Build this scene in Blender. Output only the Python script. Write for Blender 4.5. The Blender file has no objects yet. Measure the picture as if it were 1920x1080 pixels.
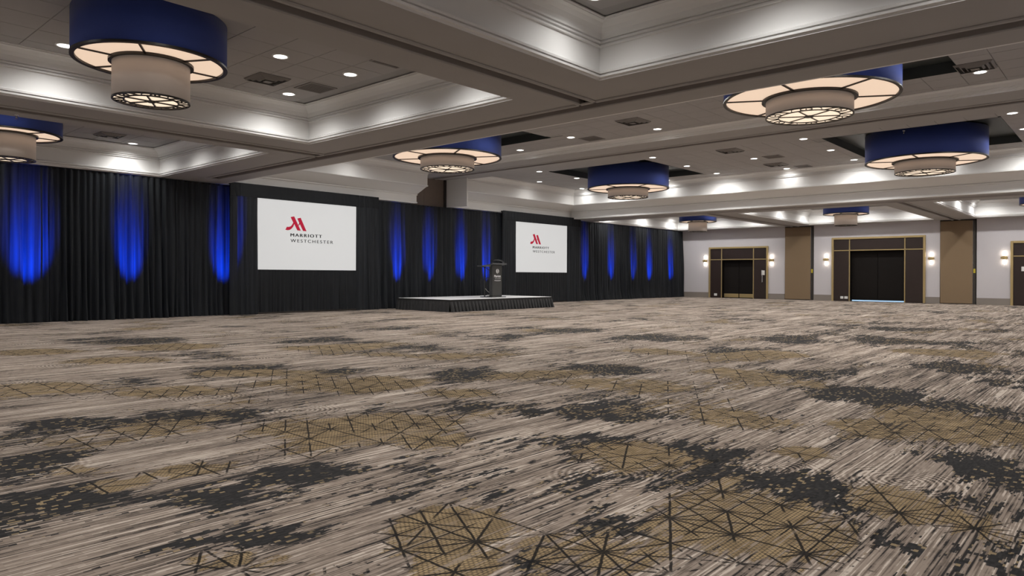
import bpy, math, random
from mathutils import Matrix, Vector
R = random.Random(11)
scn = bpy.context.scene
COL = scn.collection

# ------------------------------------------------------------------ camera
F_PX = 1315.0
th = math.radians(41.903)                       # angle between view axis and the long axis (X) of the room
fw = Vector((math.cos(th), math.sin(th), 0)); rt = Vector((math.sin(th), -math.cos(th), 0)); up = Vector((0, 0, 1))
roll = 0.004915
cx = rt * math.cos(roll) + up * math.sin(roll)
cy = -rt * math.sin(roll) + up * math.cos(roll)
cam_d = bpy.data.cameras.new('camera'); cam = bpy.data.objects.new('camera', cam_d); COL.objects.link(cam)
m = Matrix.Identity(4)
for i in range(3):
    m[i][0] = cx[i]; m[i][1] = cy[i]; m[i][2] = -fw[i]
m[2][3] = 1.1
cam.matrix_world = m
cam_d.sensor_width = 36.0; cam_d.lens = F_PX / 1920 * 36.0; cam_d.shift_y = -23.8 / 1920; cam_d.clip_end = 200
scn.camera = cam

# ------------------------------------------------------------------ world, exposure, light levels
w = bpy.data.worlds.new('world'); scn.world = w; w.use_nodes = True
w.node_tree.nodes['Background'].inputs[0].default_value = (0.5, 0.5, 0.5, 1); w.node_tree.nodes['Background'].inputs[1].default_value = 0.0
vs = scn.view_settings; vs.view_transform = 'Standard'; vs.look = 'None'; vs.exposure = 0.0; vs.gamma = 1.0; vs.use_curve_mapping = False
cyc = scn.cycles
cyc.use_denoising = True; cyc.max_bounces = 5; cyc.diffuse_bounces = 4; cyc.glossy_bounces = 2; cyc.transmission_bounces = 3
cyc.caustics_reflective = False; cyc.caustics_refractive = False; cyc.sample_clamp_indirect = 6.0; cyc.use_light_tree = True; cyc.use_adaptive_sampling = True; cyc.adaptive_threshold = 0.055; cyc.adaptive_min_samples = 16
P_COFFER = 86.0     # W of each recessed lamp in the front coffers
P_RIGHT = 94.0      # the right-hand front coffer is dimmed a little
P_REAR = 108.0      # rear coffers by the doors
P_MID = 172.0        # W of each recessed lamp in the raised ceiling
P_BLUE = 2000.0      # W of each blue uplight behind the drape
E_DIFF = 0.76       # emission of the chandelier diffusers
E_LOW = 1.0
E_SCREEN = 0.50

# ------------------------------------------------------------------ mesh helpers
class MB:
    def __init__(s): s.v = []; s.f = []
    def quad(s, a, b, c, d):
        n = len(s.v); s.v += [a, b, c, d]; s.f.append((n, n+1, n+2, n+3)); return s
    def poly(s, pts):
        n = len(s.v); s.v += pts; s.f.append(tuple(range(n, n+len(pts)))); return s
    def box(s, x0, x1, y0, y1, z0, z1):
        n = len(s.v)
        s.v += [(x0,y0,z0),(x1,y0,z0),(x1,y1,z0),(x0,y1,z0),(x0,y0,z1),(x1,y0,z1),(x1,y1,z1),(x0,y1,z1)]
        s.f += [(n,n+3,n+2,n+1),(n+4,n+5,n+6,n+7),(n,n+1,n+5,n+4),(n+1,n+2,n+6,n+5),(n+2,n+3,n+7,n+6),(n+3,n,n+4,n+7)]
        return s
    def bevbox(s, x0, x1, y0, y1, z0, z1, b=0.01):
        # box with chamfered vertical and horizontal edges
        n = len(s.v); ring = []
        def loop(i, z):
            xa, xb, ya, yb = x0+i, x1-i, y0+i, y1-i
            return [(xa+b,ya,z),(xb-b,ya,z),(xb,ya+b,z),(xb,yb-b,z),(xb-b,yb,z),(xa+b,yb,z),(xa,yb-b,z),(xa,ya+b,z)]
        for i, z in ((b, z0), (0, z0+b), (0, z1-b), (b, z1)): ring += loop(i, z)
        s.v += ring
        for k in range(3):
            for j in range(8):
                a = n+k*8+j; c = n+k*8+(j+1) % 8
                s.f.append((a, c, c+8, a+8))
        s.f.append(tuple(n+7-j for j in range(8))); s.f.append(tuple(n+24+j for j in range(8)))
        return s
    def lathe(s, prof, n=48, c=(0, 0, 0), close=False):
        b = len(s.v); m_ = len(prof)
        for k in range(n):
            a = 2*math.pi*k/n
            for (r, z) in prof: s.v.append((c[0]+r*math.cos(a), c[1]+r*math.sin(a), c[2]+z))
        for k in range(n):
            k2 = (k+1) % n
            for j in range(m_ if close else m_-1):
                j2 = (j+1) % m_
                s.f.append((b+k*m_+j, b+k2*m_+j, b+k2*m_+j2, b+k*m_+j2))
        return s
    def ring(s, r0, r1, z0, z1, n=48, c=(0, 0, 0)):
        return s.lathe([(r0, z0), (r1, z0), (r1, z1), (r0, z1)], n, c, True)
    def disc(s, r, z, n=48, c=(0, 0, 0)):
        b = len(s.v)
        s.v += [(c[0]+r*math.cos(2*math.pi*k/n), c[1]+r*math.sin(2*math.pi*k/n), c[2]+z) for k in range(n)]
        s.f.append(tuple(b+k for k in range(n))); return s
    def bar(s, a, b, w, h):
        # flat bar from a to b in the xy-plane, width w, from a.z down to a.z-h
        a = Vector(a); b = Vector(b); d = (b-a).normalized(); p = Vector((-d.y, d.x, 0))*w/2
        n = len(s.v)
        for q in (a-p, b-p, b+p, a+p): s.v.append((q.x, q.y, q.z-h))
        for q in (a-p, b-p, b+p, a+p): s.v.append((q.x, q.y, q.z))
        s.f += [(n,n+3,n+2,n+1),(n+4,n+5,n+6,n+7),(n,n+1,n+5,n+4),(n+1,n+2,n+6,n+5),(n+2,n+3,n+7,n+6),(n+3,n,n+4,n+7)]
        return s
    def tube(s, pts, r, n=8):
        pts = [Vector(p) for p in pts]; b = len(s.v)
        for i, p in enumerate(pts):
            d = (pts[min(i+1, len(pts)-1)] - pts[max(i-1, 0)]).normalized()
            u = d.orthogonal().normalized() if abs(d.z) > .95 else d.cross(up).normalized()
            q = d.cross(u)
            for k in range(n):
                a = 2*math.pi*k/n; s.v.append(tuple(p + u*r*math.cos(a) + q*r*math.sin(a)))
        for i in range(len(pts)-1):
            for k in range(n):
                k2 = (k+1) % n
                s.f.append((b+i*n+k, b+i*n+k2, b+(i+1)*n+k2, b+(i+1)*n+k))
        s.f.append(tuple(b+n-1-k for k in range(n))); e = b+(len(pts)-1)*n; s.f.append(tuple(e+k for k in range(n)))
        return s
    def mesh(s, name, org=(0, 0, 0), smooth=False):
        me = bpy.data.meshes.new(name)
        me.from_pydata([(x-org[0], y-org[1], z-org[2]) for x, y, z in s.v], [], s.f); me.update()
        if smooth:
            for p in me.polygons: p.use_smooth = True
        return me
    def build(s, name, mat, parent=None, org=(0, 0, 0), smooth=False, label=None):
        me = s.mesh(name, org, smooth); me.materials.append(mat)
        o = bpy.data.objects.new(name, me); COL.objects.link(o)
        if parent: o.parent = parent
        if label: o['label'] = label
        return o

def thing(name, label, cat, loc=(0, 0, 0), rz=0.0, group=None, kind=None):
    o = bpy.data.objects.new(name, None); COL.objects.link(o); o.empty_display_size = 0.2
    o.location = loc; o.rotation_euler = (0, 0, rz)
    return tag(o, label, cat, group, kind)
def tag(o, label, cat, group=None, kind=None):
    o['label'] = label; o['category'] = cat
    if group: o['group'] = group
    if kind: o['kind'] = kind
    return o
def struct(name, mb, mat, label, cat, smooth=False):
    return tag(mb.build(name, mat, smooth=smooth), label, cat, kind='structure')
def child(name, me, mat, parent, loc=(0, 0, 0)):
    if mat and not me.materials: me.materials.append(mat)
    o = bpy.data.objects.new(name, me); COL.objects.link(o); o.parent = parent; o.location = loc; return o

def sweep(mb, prof, pts, closed=False):
    """profile (d, z) carried along an axis-aligned path; d is measured to the right-hand side of travel"""
    n = len(pts); nr = []
    for i in range(n - (0 if closed else 1)):
        a, b = pts[i], pts[(i+1) % n]; dx, dy = b[0]-a[0], b[1]-a[1]; l = math.hypot(dx, dy)
        nr.append((dy/l, -dx/l))
    b0 = len(mb.v); m_ = len(prof)
    for i in range(n):
        ns = []
        if closed: ns = [nr[i-1], nr[i]]
        else:
            if i > 0: ns.append(nr[i-1])
            if i < n-1: ns.append(nr[i])
        ox = sum(q[0] for q in ns); oy = sum(q[1] for q in ns)
        if len(ns) == 2 and ns[0] == ns[1]: ox, oy = ns[0]
        for d, z in prof: mb.v.append((pts[i][0]+ox*d, pts[i][1]+oy*d, z))
    for i in range(n if closed else n-1):
        i2 = (i+1) % n
        for j in range(m_-1): mb.f.append((b0+i*m_+j, b0+i2*m_+j, b0+i2*m_+j+1, b0+i*m_+j+1))
    return mb

def sheet(mb, xs, ys, z, skip):
    """horizontal sheet from grid lines, leaving out cells whose centre lies in a skip rectangle"""
    for i in range(len(xs)-1):
        for j in range(len(ys)-1):
            mx, my = (xs[i]+xs[i+1])/2, (ys[j]+ys[j+1])/2
            if any(a < mx < b and c < my < d for a, b, c, d in skip): continue
            mb.quad((xs[i],ys[j],z),(xs[i],ys[j+1],z),(xs[i+1],ys[j+1],z),(xs[i+1],ys[j],z))
    return mb

# ------------------------------------------------------------------ materials
def new_mat(name):
    m_ = bpy.data.materials.new(name); m_.use_nodes = True; nt = m_.node_tree
    return m_, nt, nt.nodes['Principled BSDF']
def simple(name, col, rough=0.6, metal=0.0, noise=0.0, scale=20.0, spec=0.5, sheen=0.0, bump=0.0):
    m_, nt, b = new_mat(name)
    b.inputs['Base Color'].default_value = (*col, 1); b.inputs['Roughness'].default_value = rough
    b.inputs['Metallic'].default_value = metal; b.inputs['Specular IOR Level'].default_value = spec
    if sheen: b.inputs['Sheen Weight'].default_value = sheen; b.inputs['Sheen Roughness'].default_value = 0.4
    if noise or bump:
        g = nt.nodes.new('ShaderNodeNewGeometry'); n = nt.nodes.new('ShaderNodeTexNoise'); n.inputs['Scale'].default_value = scale; n.inputs['Detail'].default_value = 3
        nt.links.new(g.outputs['Position'], n.inputs['Vector'])
        if noise:
            mr = nt.nodes.new('ShaderNodeMapRange'); mr.inputs[3].default_value = 1-noise; mr.inputs[4].default_value = 1+noise
            nt.links.new(n.outputs[0], mr.inputs[0])
            mx = nt.nodes.new('ShaderNodeVectorMath'); mx.operation = 'SCALE'; mx.inputs[0].default_value = col
            nt.links.new(mr.outputs[0], mx.inputs['Scale']); nt.links.new(mx.outputs[0], b.inputs['Base Color'])
        if bump:
            bp = nt.nodes.new('ShaderNodeBump'); bp.inputs['Strength'].default_value = bump; bp.inputs['Distance'].default_value = 0.004
            nt.links.new(n.outputs[0], bp.inputs['Height']); nt.links.new(bp.outputs[0], b.inputs['Normal'])
    return m_
def emit(name, col, st, sample=True, base=(0.8, 0.8, 0.8)):
    m_, nt, b = new_mat(name)
    b.inputs['Base Color'].default_value = (*base, 1); b.inputs['Emission Color'].default_value = (*col, 1); b.inputs['Emission Strength'].default_value = st
    b.inputs['Roughness'].default_value = 0.6
    if not sample: m_.cycles.emission_sampling = 'NONE'
    return m_

M = {}
M['white'] = simple('white_moulding_paint', (0.82, 0.815, 0.80), 0.55)
M['soffit'] = simple('taupe_soffit_paint', (0.395, 0.382, 0.375), 0.7, noise=0.04, scale=2.5)
M['tile'] = simple('ceiling_tile', (0.42, 0.408, 0.405), 0.85, noise=0.05, scale=60, bump=0.1)
M['grid'] = simple('ceiling_grid', (0.35, 0.34, 0.335), 0.7)
M['black'] = simple('black_recess_paint', (0.06, 0.068, 0.066), 0.45, noise=0.2, scale=3)
M['track'] = simple('dark_track', (0.30, 0.275, 0.26), 0.5)
M['wall'] = simple('grey_wallcovering', (0.60, 0.575, 0.595), 0.7, noise=0.03, scale=30)
M['base'] = simple('taupe_baseboard', (0.26, 0.228, 0.20), 0.5)
M['drape'] = None
M['brass'] = simple('brushed_brass', (0.52, 0.395, 0.19), 0.35, metal=0.45, noise=0.08, scale=30)
M['darkwood'] = simple('dark_wood_panel', (0.029, 0.018, 0.015), 0.38, noise=0.15, scale=6)
M['doorblack'] = simple('dark_door_leaf', (0.011, 0.009, 0.008), 0.6, noise=0.1, scale=5, spec=0.15)
M['tan'] = simple('tan_vinyl_panel', (0.235, 0.162, 0.092), 0.6, noise=0.05, scale=40)
M['pocketwood'] = simple('brown_pocket_panel', (0.20, 0.155, 0.125), 0.55, noise=0.1, scale=12)
M['seal'] = simple('dark_edge_seal', (0.05, 0.045, 0.04), 0.35)
M['yellow'] = simple('yellow_latch', (0.55, 0.45, 0.04), 0.5)
M['plate'] = simple('white_plate', (0.8, 0.8, 0.78), 0.4)
M['blue'] = simple('navy_shade_fabric', (0.026, 0.052, 0.25), 0.75, noise=0.06, scale=50, sheen=0.15)
M['bronze'] = simple('dark_bronze', (0.022, 0.018, 0.015), 0.4, metal=0.3)
M['deck'] = simple('grey_stage_deck', (0.86, 0.86, 0.85), 0.5, noise=0.08, scale=8)
M['skirt'] = simple('black_skirt_cloth', (0.012, 0.012, 0.013), 0.75, sheen=0.2)
M['lectern'] = simple('charcoal_lectern', (0.05, 0.05, 0.048), 0.45)
M['lecterntop'] = simple('grey_lectern_top', (0.10, 0.105, 0.11), 0.4)
M['blackmetal'] = simple('black_metal', (0.02, 0.02, 0.02), 0.4, metal=0.5)
M['vent'] = simple('vent_metal', (0.22, 0.205, 0.195), 0.5)
M['ventdark'] = simple('vent_shadow_metal', (0.035, 0.032, 0.03), 0.6)
M['grille'] = simple('return_grille', (0.16, 0.145, 0.135), 0.7)
M['chrome'] = simple('chrome', (0.6, 0.6, 0.6), 0.25, metal=1.0)
M['lens'] = emit('downlight_lens', (1.0, 0.97, 0.92), 6.0, sample=False)
M['diff'] = emit('warm_diffuser', (1.0, 0.74, 0.545), E_DIFF, base=(0.5, 0.45, 0.4))
M['difflow'] = emit('warm_lower_diffuser', (1.0, 0.80, 0.60), E_LOW, base=(0.5, 0.45, 0.4))
M['sconce'] = emit('sconce_glass', (1.0, 0.90, 0.76), 10.0, base=(0.8, 0.8, 0.8))
M['gap'] = emit('daylight_under_door', (0.45, 0.72, 1.0), 0.9, sample=False)
M['screen'] = emit('lit_projection_screen', (1.0, 1.0, 0.99), E_SCREEN, base=(0.25, 0.25, 0.25))
M['red'] = emit('projected_crimson', (0.45, 0.0, 0.032), 0.85, sample=False, base=(0.05, 0, 0))
M['ink'] = emit('projected_black', (0.02, 0.02, 0.022), 0.6, sample=False, base=(0.01, 0.01, 0.01))
M['print'] = simple('white_print', (0.85, 0.85, 0.85), 0.5)

def shade_mat(name, col, glow, st):
    m_, nt, b = new_mat(name)
    b.inputs['Base Color'].default_value = (*col, 1); b.inputs['Roughness'].default_value = 0.8
    b.inputs['Emission Color'].default_value = (*glow, 1); b.inputs['Emission Strength'].default_value = st
    m_.cycles.emission_sampling = 'NONE'
    return m_
M['taupe'] = shade_mat('taupe_shade_fabric', (0.42, 0.36, 0.32), (1.0, 0.80, 0.66), 0.06)

def drape_mat(name, transl):
    m_ = bpy.data.materials.new(name); m_.use_nodes = True; nt = m_.node_tree; b = nt.nodes['Principled BSDF']
    b.inputs['Base Color'].default_value = (0.0105, 0.0125, 0.0155, 1); b.inputs['Roughness'].default_value = 0.55
    b.inputs['Sheen Weight'].default_value = 0.10; b.inputs['Sheen Roughness'].default_value = 0.35; b.inputs['Specular IOR Level'].default_value = 0.25
    g = nt.nodes.new('ShaderNodeNewGeometry'); n = nt.nodes.new('ShaderNodeTexNoise'); n.inputs['Scale'].default_value = 3.0
    nt.links.new(g.outputs['Position'], n.inputs['Vector'])
    mr = nt.nodes.new('ShaderNodeMapRange'); mr.inputs[3].default_value = 0.75; mr.inputs[4].default_value = 1.3
    nt.links.new(n.outputs[0], mr.inputs[0])
    sc = nt.nodes.new('ShaderNodeVectorMath'); sc.operation = 'SCALE'; sc.inputs[0].default_value = (0.0105, 0.0125, 0.0155)
    nt.links.new(mr.outputs[0], sc.inputs['Scale']); nt.links.new(sc.outputs[0], b.inputs['Base Color'])
    if transl:
        t = nt.nodes.new('ShaderNodeBsdfTranslucent')
        # the gathered cloth is thinner and thicker from fold to fold
        sp = nt.nodes.new('ShaderNodeSeparateXYZ'); nt.links.new(g.outputs['Position'], sp.inputs[0])
        cb_ = nt.nodes.new('ShaderNodeCombineXYZ'); sx_ = nt.nodes.new('ShaderNodeMath'); sx_.operation = 'MULTIPLY'; sx_.inputs[1].default_value = 13.0
        sz_ = nt.nodes.new('ShaderNodeMath'); sz_.operation = 'MULTIPLY'; sz_.inputs[1].default_value = 0.25
        nt.links.new(sp.outputs[0], sx_.inputs[0]); nt.links.new(sp.outputs[2], sz_.inputs[0]); nt.links.new(sx_.outputs[0], cb_.inputs[0]); nt.links.new(sz_.outputs[0], cb_.inputs[2])
        n2 = nt.nodes.new('ShaderNodeTexNoise'); n2.inputs['Scale'].default_value = 1.0; n2.inputs['Detail'].default_value = 2; nt.links.new(cb_.outputs[0], n2.inputs['Vector'])
        m2 = nt.nodes.new('ShaderNodeMapRange'); m2.inputs[1].default_value = 0.3; m2.inputs[2].default_value = 0.7; m2.inputs[3].default_value = 0.25; m2.inputs[4].default_value = 1.75
        nt.links.new(n2.outputs[0], m2.inputs[0])
        s2_ = nt.nodes.new('ShaderNodeVectorMath'); s2_.operation = 'SCALE'; s2_.inputs[0].default_value = (0.05, 0.055, 0.06)
        nt.links.new(m2.outputs[0], s2_.inputs['Scale']); nt.links.new(s2_.outputs[0], t.inputs[0])
        a = nt.nodes.new('ShaderNodeAddShader'); out = nt.nodes['Material Output']
        nt.links.new(b.outputs[0], a.inputs[0]); nt.links.new(t.outputs[0], a.inputs[1]); nt.links.new(a.outputs[0], out.inputs[0])
    return m_
M['drape'] = drape_mat('black_drape', True)
M['drapeopaque'] = drape_mat('black_dress_kit', False)

# where the large charcoal and gold areas of the carpet lie: centre and radii in a frame turned 41.9 degrees, in metres
DARK = [(1.16,4.0,.46,.68),(1.45,3.65,.31,.32),(.66,3.09,.26,.2),(.41,3.09,.14,.17),(3.47,6.15,.62,.66),(2.99,6.55,.3,.45),(-2.76,4.04,.27,.4),(-2.18,3.5,.29,.17),(-1.42,3.47,.29,.21),(-1.18,3.9,.27,.23),(-1.09,4.52,.24,.2),(-.26,5.81,.49,.42),(.99,5.61,.56,.39),(.36,4.69,.43,.24),(-.47,7.77,.35,.33),(1.01,8.27,.57,.47),(-2.99,8.21,.68,.42),(-2.51,5.42,.41,.29),(2.73,4.02,.25,.4),(7.27,10.39,.57,.75),(4.93,12.44,.68,.75),(-6.05,11.37,.76,.63),(-2.01,7.8,.47,.38),(3.1,7.98,.37,.44),(3.42,10.21,.71,.51),(5.45,8.53,.6,.5),(-1.01,2.92,.18,.12),(1.53,2.95,.14,.15),(.09,2.76,.13,.11),(-3.32,5.2,.47,.19),(-1.46,10.74,.65,.48),(.86,13.99,.96,.68),(-3.15,11.52,.69,.55),(2.7,12.64,.68,.66),(7.84,15.15,.95,.8),(6.78,12.04,.75,.6)]
GOLD = [(1.19,3.01,.44,.41),(1.9,3.36,.28,.32),(-.32,3.08,.26,.3),(-.22,2.66,.14,.1),(-1.07,5.07,.65,.45),(-.48,4.6,.28,.26),(-2.42,3.93,.21,.15),(-2.06,3.62,.16,.11),(-1.82,3.94,.21,.13),(-1.69,6.98,.79,.54),(-2.95,7.77,.52,.33),(-3.07,6.52,.54,.29),(-.49,6.54,.45,.3),(.74,4.37,.4,.37),(1.09,7.13,.65,.57),(1.78,5.42,.37,.41),(1.82,4.37,.18,.16),(3.31,5.17,.56,.66),(2.67,5.16,.28,.3),(2.61,7.96,.49,.44),(-4.59,6.79,.45,.32),(-2.92,10.67,.88,.47),(-4.87,8.91,.73,.38),(-1.32,9.66,.8,.45),(.43,7.88,.6,.39),(3.61,9.88,.61,.41),(6.3,10.34,.73,.52),(-4.98,10.57,.71,.46),(-6.67,9.76,.58,.4),(2.09,10.15,.62,.43),(-1.08,2.7,.22,.09)]
# ---- carpet -------------------------------------------------------------------
def carpet():
    m_ = bpy.data.materials.new('patterned_carpet'); m_.use_nodes = True; nt = m_.node_tree; b = nt.nodes['Principled BSDF']
    N = nt.nodes; L = nt.links
    def mth(op, a, b_=None, c=None):
        n = N.new('ShaderNodeMath'); n.operation = op
        for i, x in enumerate((a, b_, c)):
            if x is None: continue
            if isinstance(x, (int, float)): n.inputs[i].default_value = x
            else: L.new(x, n.inputs[i])
        return n.outputs[0]
    add = lambda a, b_: mth('ADD', a, b_); mul = lambda a, b_: mth('MULTIPLY', a, b_); sub = lambda a, b_: mth('SUBTRACT', a, b_)
    def comb(x, y, z=0.0):
        n = N.new('ShaderNodeCombineXYZ')
        for i, q in enumerate((x, y, z)):
            if isinstance(q, (int, float)): n.inputs[i].default_value = q
            else: L.new(q, n.inputs[i])
        return n.outputs[0]
    def noise(x, y, detail=2, rough=0.5, z=0.0, scale=1.0):
        n = N.new('ShaderNodeTexNoise'); n.inputs['Scale'].default_value = scale; n.inputs['Detail'].default_value = detail; n.inputs['Roughness'].default_value = rough
        L.new(comb(x, y, z), n.inputs['Vector']); return n.outputs[0]
    def step(x, e0, e1):
        n = N.new('ShaderNodeMapRange'); n.interpolation_type = 'SMOOTHSTEP'; L.new(x, n.inputs[0]); n.inputs[1].default_value = e0; n.inputs[2].default_value = e1
        return n.outputs[0]
    def mix(f, a, b_):
        n = N.new('ShaderNodeMix'); n.data_type = 'RGBA'; L.new(f, n.inputs[0])
        for i, q in ((6, a), (7, b_)):
            if isinstance(q, tuple): n.inputs[i].default_value = (*q, 1)
            else: L.new(q, n.inputs[i])
        return n.outputs[2]
    def white(x, y):
        n = N.new('ShaderNodeTexWhiteNoise'); n.noise_dimensions = '2D'; L.new(comb(x, y), n.inputs['Vector']); return n.outputs['Value']
    def att(nm):
        n = N.new('ShaderNodeAttribute'); n.attribute_name = nm; return n.outputs['Fac']
    g = N.new('ShaderNodeNewGeometry'); s = N.new('ShaderNodeSeparateXYZ'); L.new(g.outputs['Position'], s.inputs[0])
    X, Y = s.outputs[0], s.outputs[1]
    xq = mth('SNAP', X, 0.030); yq = mth('SNAP', Y, 0.0085)
    # streaks along X: thin broken lines on a broader wood-grain drift
    s1 = noise(mul(X, 1.3), mul(Y, 78.0), 1, 0.5)
    s2 = noise(mul(X, 0.40), mul(Y, 6.5), 3, 0.6, 3.0)
    s3 = noise(mul(xq, 12.0), mul(yq, 60.0), 0, 0.5, 7.0)
    st = add(add(mul(sub(s1, 0.5), 2.3), mul(sub(s2, 0.5), 1.7)), mul(sub(s3, 0.5), 0.6))
    vo = N.new('ShaderNodeTexVoronoi'); vo.voronoi_dimensions = '2D'; vo.inputs['Scale'].default_value = 0.5; L.new(comb(X, Y), vo.inputs['Vector'])
    rd = vo.outputs['Distance']
    rings = mul(mth('SINE', mul(add(rd, mul(s2, 0.02)), 330.0)), step(rd, 0.20, 0.10))
    st = add(st, mul(rings, 0.28))
    base = mix(step(st, -0.42, -0.28), (0.034, 0.031, 0.030), (0.190, 0.153, 0.126))
    base = mix(step(st, -0.22, 0.10), base, (0.35, 0.285, 0.235))
    base = mix(step(st, 0.22, 0.42), base, (0.64, 0.555, 0.475))
    # masks with ragged, streak-wise edges
    j1 = noise(mul(xq, 4.2), mul(yq, 24.0), 4, 0.66, 1.5)
    jag = add(mul(sub(j1, 0.5), 2.1), mul(st, 0.10))
    bigd = noise(mul(X, 0.60), mul(Y, 1.0), 3, 0.6, 11.0); bigg = noise(mul(X, 0.60), mul(Y, 0.85), 2, 0.5, 29.0)
    dm = add(add(mul(sub(bigd, 0.5), 1.9), mul(att('dark_area'), 0.46)), mul(jag, 0.75))
    dmask = step(dm, 0.19, 0.225)
    gm = add(add(mul(sub(bigg, 0.5), 1.7), mul(att('gold_area'), 0.56)), mul(jag, 0.45))
    gmask = step(gm, 0.25, 0.30)
    # dark patch with specks
    sy = mth('FLOOR', mul(Y, 1/0.017)); sx = mth('FLOOR', add(mul(X, 1/0.027), mul(white(sy, 3.0), 3.0)))
    sp = mth('GREATER_THAN', white(sx, sy), 0.88)
    spn = mul(sp, step(noise(mul(X, 2.6), mul(Y, 3.4), 2, 0.5, 5.0), 0.40, 0.52))
    dcol = mix(step(noise(mul(xq, 30), mul(yq, 60), 1), 0.35, 0.7), (0.028, 0.027, 0.027), (0.046, 0.044, 0.044))
    dcol = mix(spn, dcol, (0.31, 0.235, 0.140))
    # gold mesh of small dots
    ux = mth('FRACT', add(mul(X, 1/0.024), mul(mth('FLOOR', mul(Y, 1/0.0165)), 0.5))); uy = mth('FRACT', mul(Y, 1/0.0165))
    dot = mul(step(mth('ABSOLUTE', sub(ux, 0.5)), 0.47, 0.30), step(mth('ABSOLUTE', sub(uy, 0.5)), 0.47, 0.26))
    gtone = mix(step(noise(mul(X, 6.0), mul(Y, 9.0), 3, 0.6, 2.0), 0.35, 0.65), (0.27, 0.195, 0.108), (0.44, 0.322, 0.180))
    gcol = mix(dot, (0.125, 0.096, 0.063), gtone)
    gcol = mix(step(st, 0.30, 0.42), gcol, (0.33, 0.265, 0.205))
    gcol = mix(step(st, -0.40, -0.52), gcol, (0.045, 0.04, 0.037))
    # triangular lattice of star lines, 0.30 m apart
    x0, y0 = 3.12, 1.14
    px, py = add(X, -x0), add(Y, -y0)
    wob = mul(sub(noise(mul(X, 14.0), mul(Y, 14.0), 1, 0.5, 4.0), 0.5), 0.010)
    def fam(nx, ny, h, width):
        d = add(add(mul(px, nx), mul(py, ny)), wob)
        fr = mth('FRACT', add(mul(d, 1/h), 1000.5))
        return step(mul(mth('ABSOLUTE', sub(fr, 0.5)), h), width*0.62, width*0.30)
    l1 = fam(1, 0, 0.265, 0.014)
    l2 = mth('MAXIMUM', fam(-0.4926, 0.8703, 0.2611, 0.0135), fam(0.4926, 0.8703, 0.2611, 0.0135))
    # short rays close to the nodes
    l3 = mth('MAXIMUM', mth('MAXIMUM', fam(0, 1, 0.15, 0.010), fam(0.8617, -0.5074, 0.1523, 0.0125)), fam(0.8617, 0.5074, 0.1523, 0.0125))
    near = step(noise(mul(X, 2.4), mul(Y, 2.4), 1, 0.5, 8.0), 0.42, 0.48)
    cut = step(noise(mul(X, 3.2), mul(Y, 3.2), 1, 0.5, 17.0), 0.40, 0.47)
    lines = mth('MAXIMUM', mth('MAXIMUM', l1, mul(l2, cut)), mul(l3, near))
    lmask = mul(lines, step(gm, 0.12, 0.22))
    col = mix(dmask, base, dcol)
    col = mix(gmask, col, gcol)
    col = mix(mul(lmask, 0.93), col, (0.012, 0.012, 0.013))
    L.new(col, b.inputs['Base Color']); b.inputs['Roughness'].default_value = 0.95; b.inputs['Specular IOR Level'].default_value = 0.12
    bp = N.new('ShaderNodeBump'); bp.inputs['Strength'].default_value = 0.25; bp.inputs['Distance'].default_value = 0.004
    L.new(s3, bp.inputs['Height']); L.new(bp.outputs[0], b.inputs['Normal'])
    return m_
M['carpet'] = carpet()

# ================================================================== room shell
X0, X1, Y0, Y1 = -1.4, 34.0, -0.75, 19.60
ZS, ZC, ZM, ZBM = 3.50, 4.17, 4.65, 4.47          # soffit, coffer ceiling, raised ceiling, cross-beam soffit
CX = [(-0.57, 7.13), (25.65, 33.35)]               # coffer extents along X (front bay, rear bay)
CY = [(-0.35, 4.97), (6.40, 11.46), (12.87, 18.20)]
MX0, MX1, MY0, MY1 = 8.75, 24.0, -0.60, 18.15      # raised middle bay

import numpy as np
def carpet_floor():
    nx, ny = 300, 170
    gx = np.linspace(X0, X1, nx+1); gy = np.linspace(Y0, Y1, ny+1)
    VX, VY = np.meshgrid(gx, gy); VX = VX.ravel(); VY = VY.ravel()
    idx = np.arange((nx+1)*(ny+1)).reshape(ny+1, nx+1)
    fs = np.stack([idx[:-1, :-1], idx[:-1, 1:], idx[1:, 1:], idx[1:, :-1]], -1).reshape(-1, 4)
    me = bpy.data.meshes.new('floor'); me.from_pydata(np.stack([VX, VY, 0*VX], 1).tolist(), [], fs.tolist()); me.update(); me.materials.append(M['carpet'])
    A = VX*0.66787-VY*0.74428; B = VX*0.74428+VY*0.66787
    for nm, lst in (('dark_area', DARK), ('gold_area', GOLD)):
        tot = np.zeros_like(A)
        for a, b, ra, rb in lst:
            q = np.clip((1.7-np.hypot((A-a)/ra, (B-b)/rb))/1.45, 0, 1); tot = np.maximum(tot, q*q*(3-2*q))
        me.attributes.new(nm, 'FLOAT', 'POINT').data.foreach_set('value', tot.astype(np.float32))
    o = bpy.data.objects.new('floor', me); COL.objects.link(o)
    return tag(o, 'patterned carpet of beige streaks, charcoal patches and gold star-lined areas', 'carpet', kind='structure')
carpet_floor()
struct('wall_left', MB().quad((X0,Y1,0),(X1,Y1,0),(X1,Y1,4.7),(X0,Y1,4.7)), M['wall'], 'grey wall behind the long black drapes', 'wall')
struct('wall_right', MB().quad((X0,Y0,0),(X0,Y0,4.7),(X1,Y0,4.7),(X1,Y0,0)), M['wall'], 'grey side wall opposite the black drapes', 'wall')
struct('wall_near', MB().quad((X0,Y0,0),(X0,Y1,0),(X0,Y1,4.7),(X0,Y0,4.7)), M['wall'], 'grey wall behind the viewer', 'wall')

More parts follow.
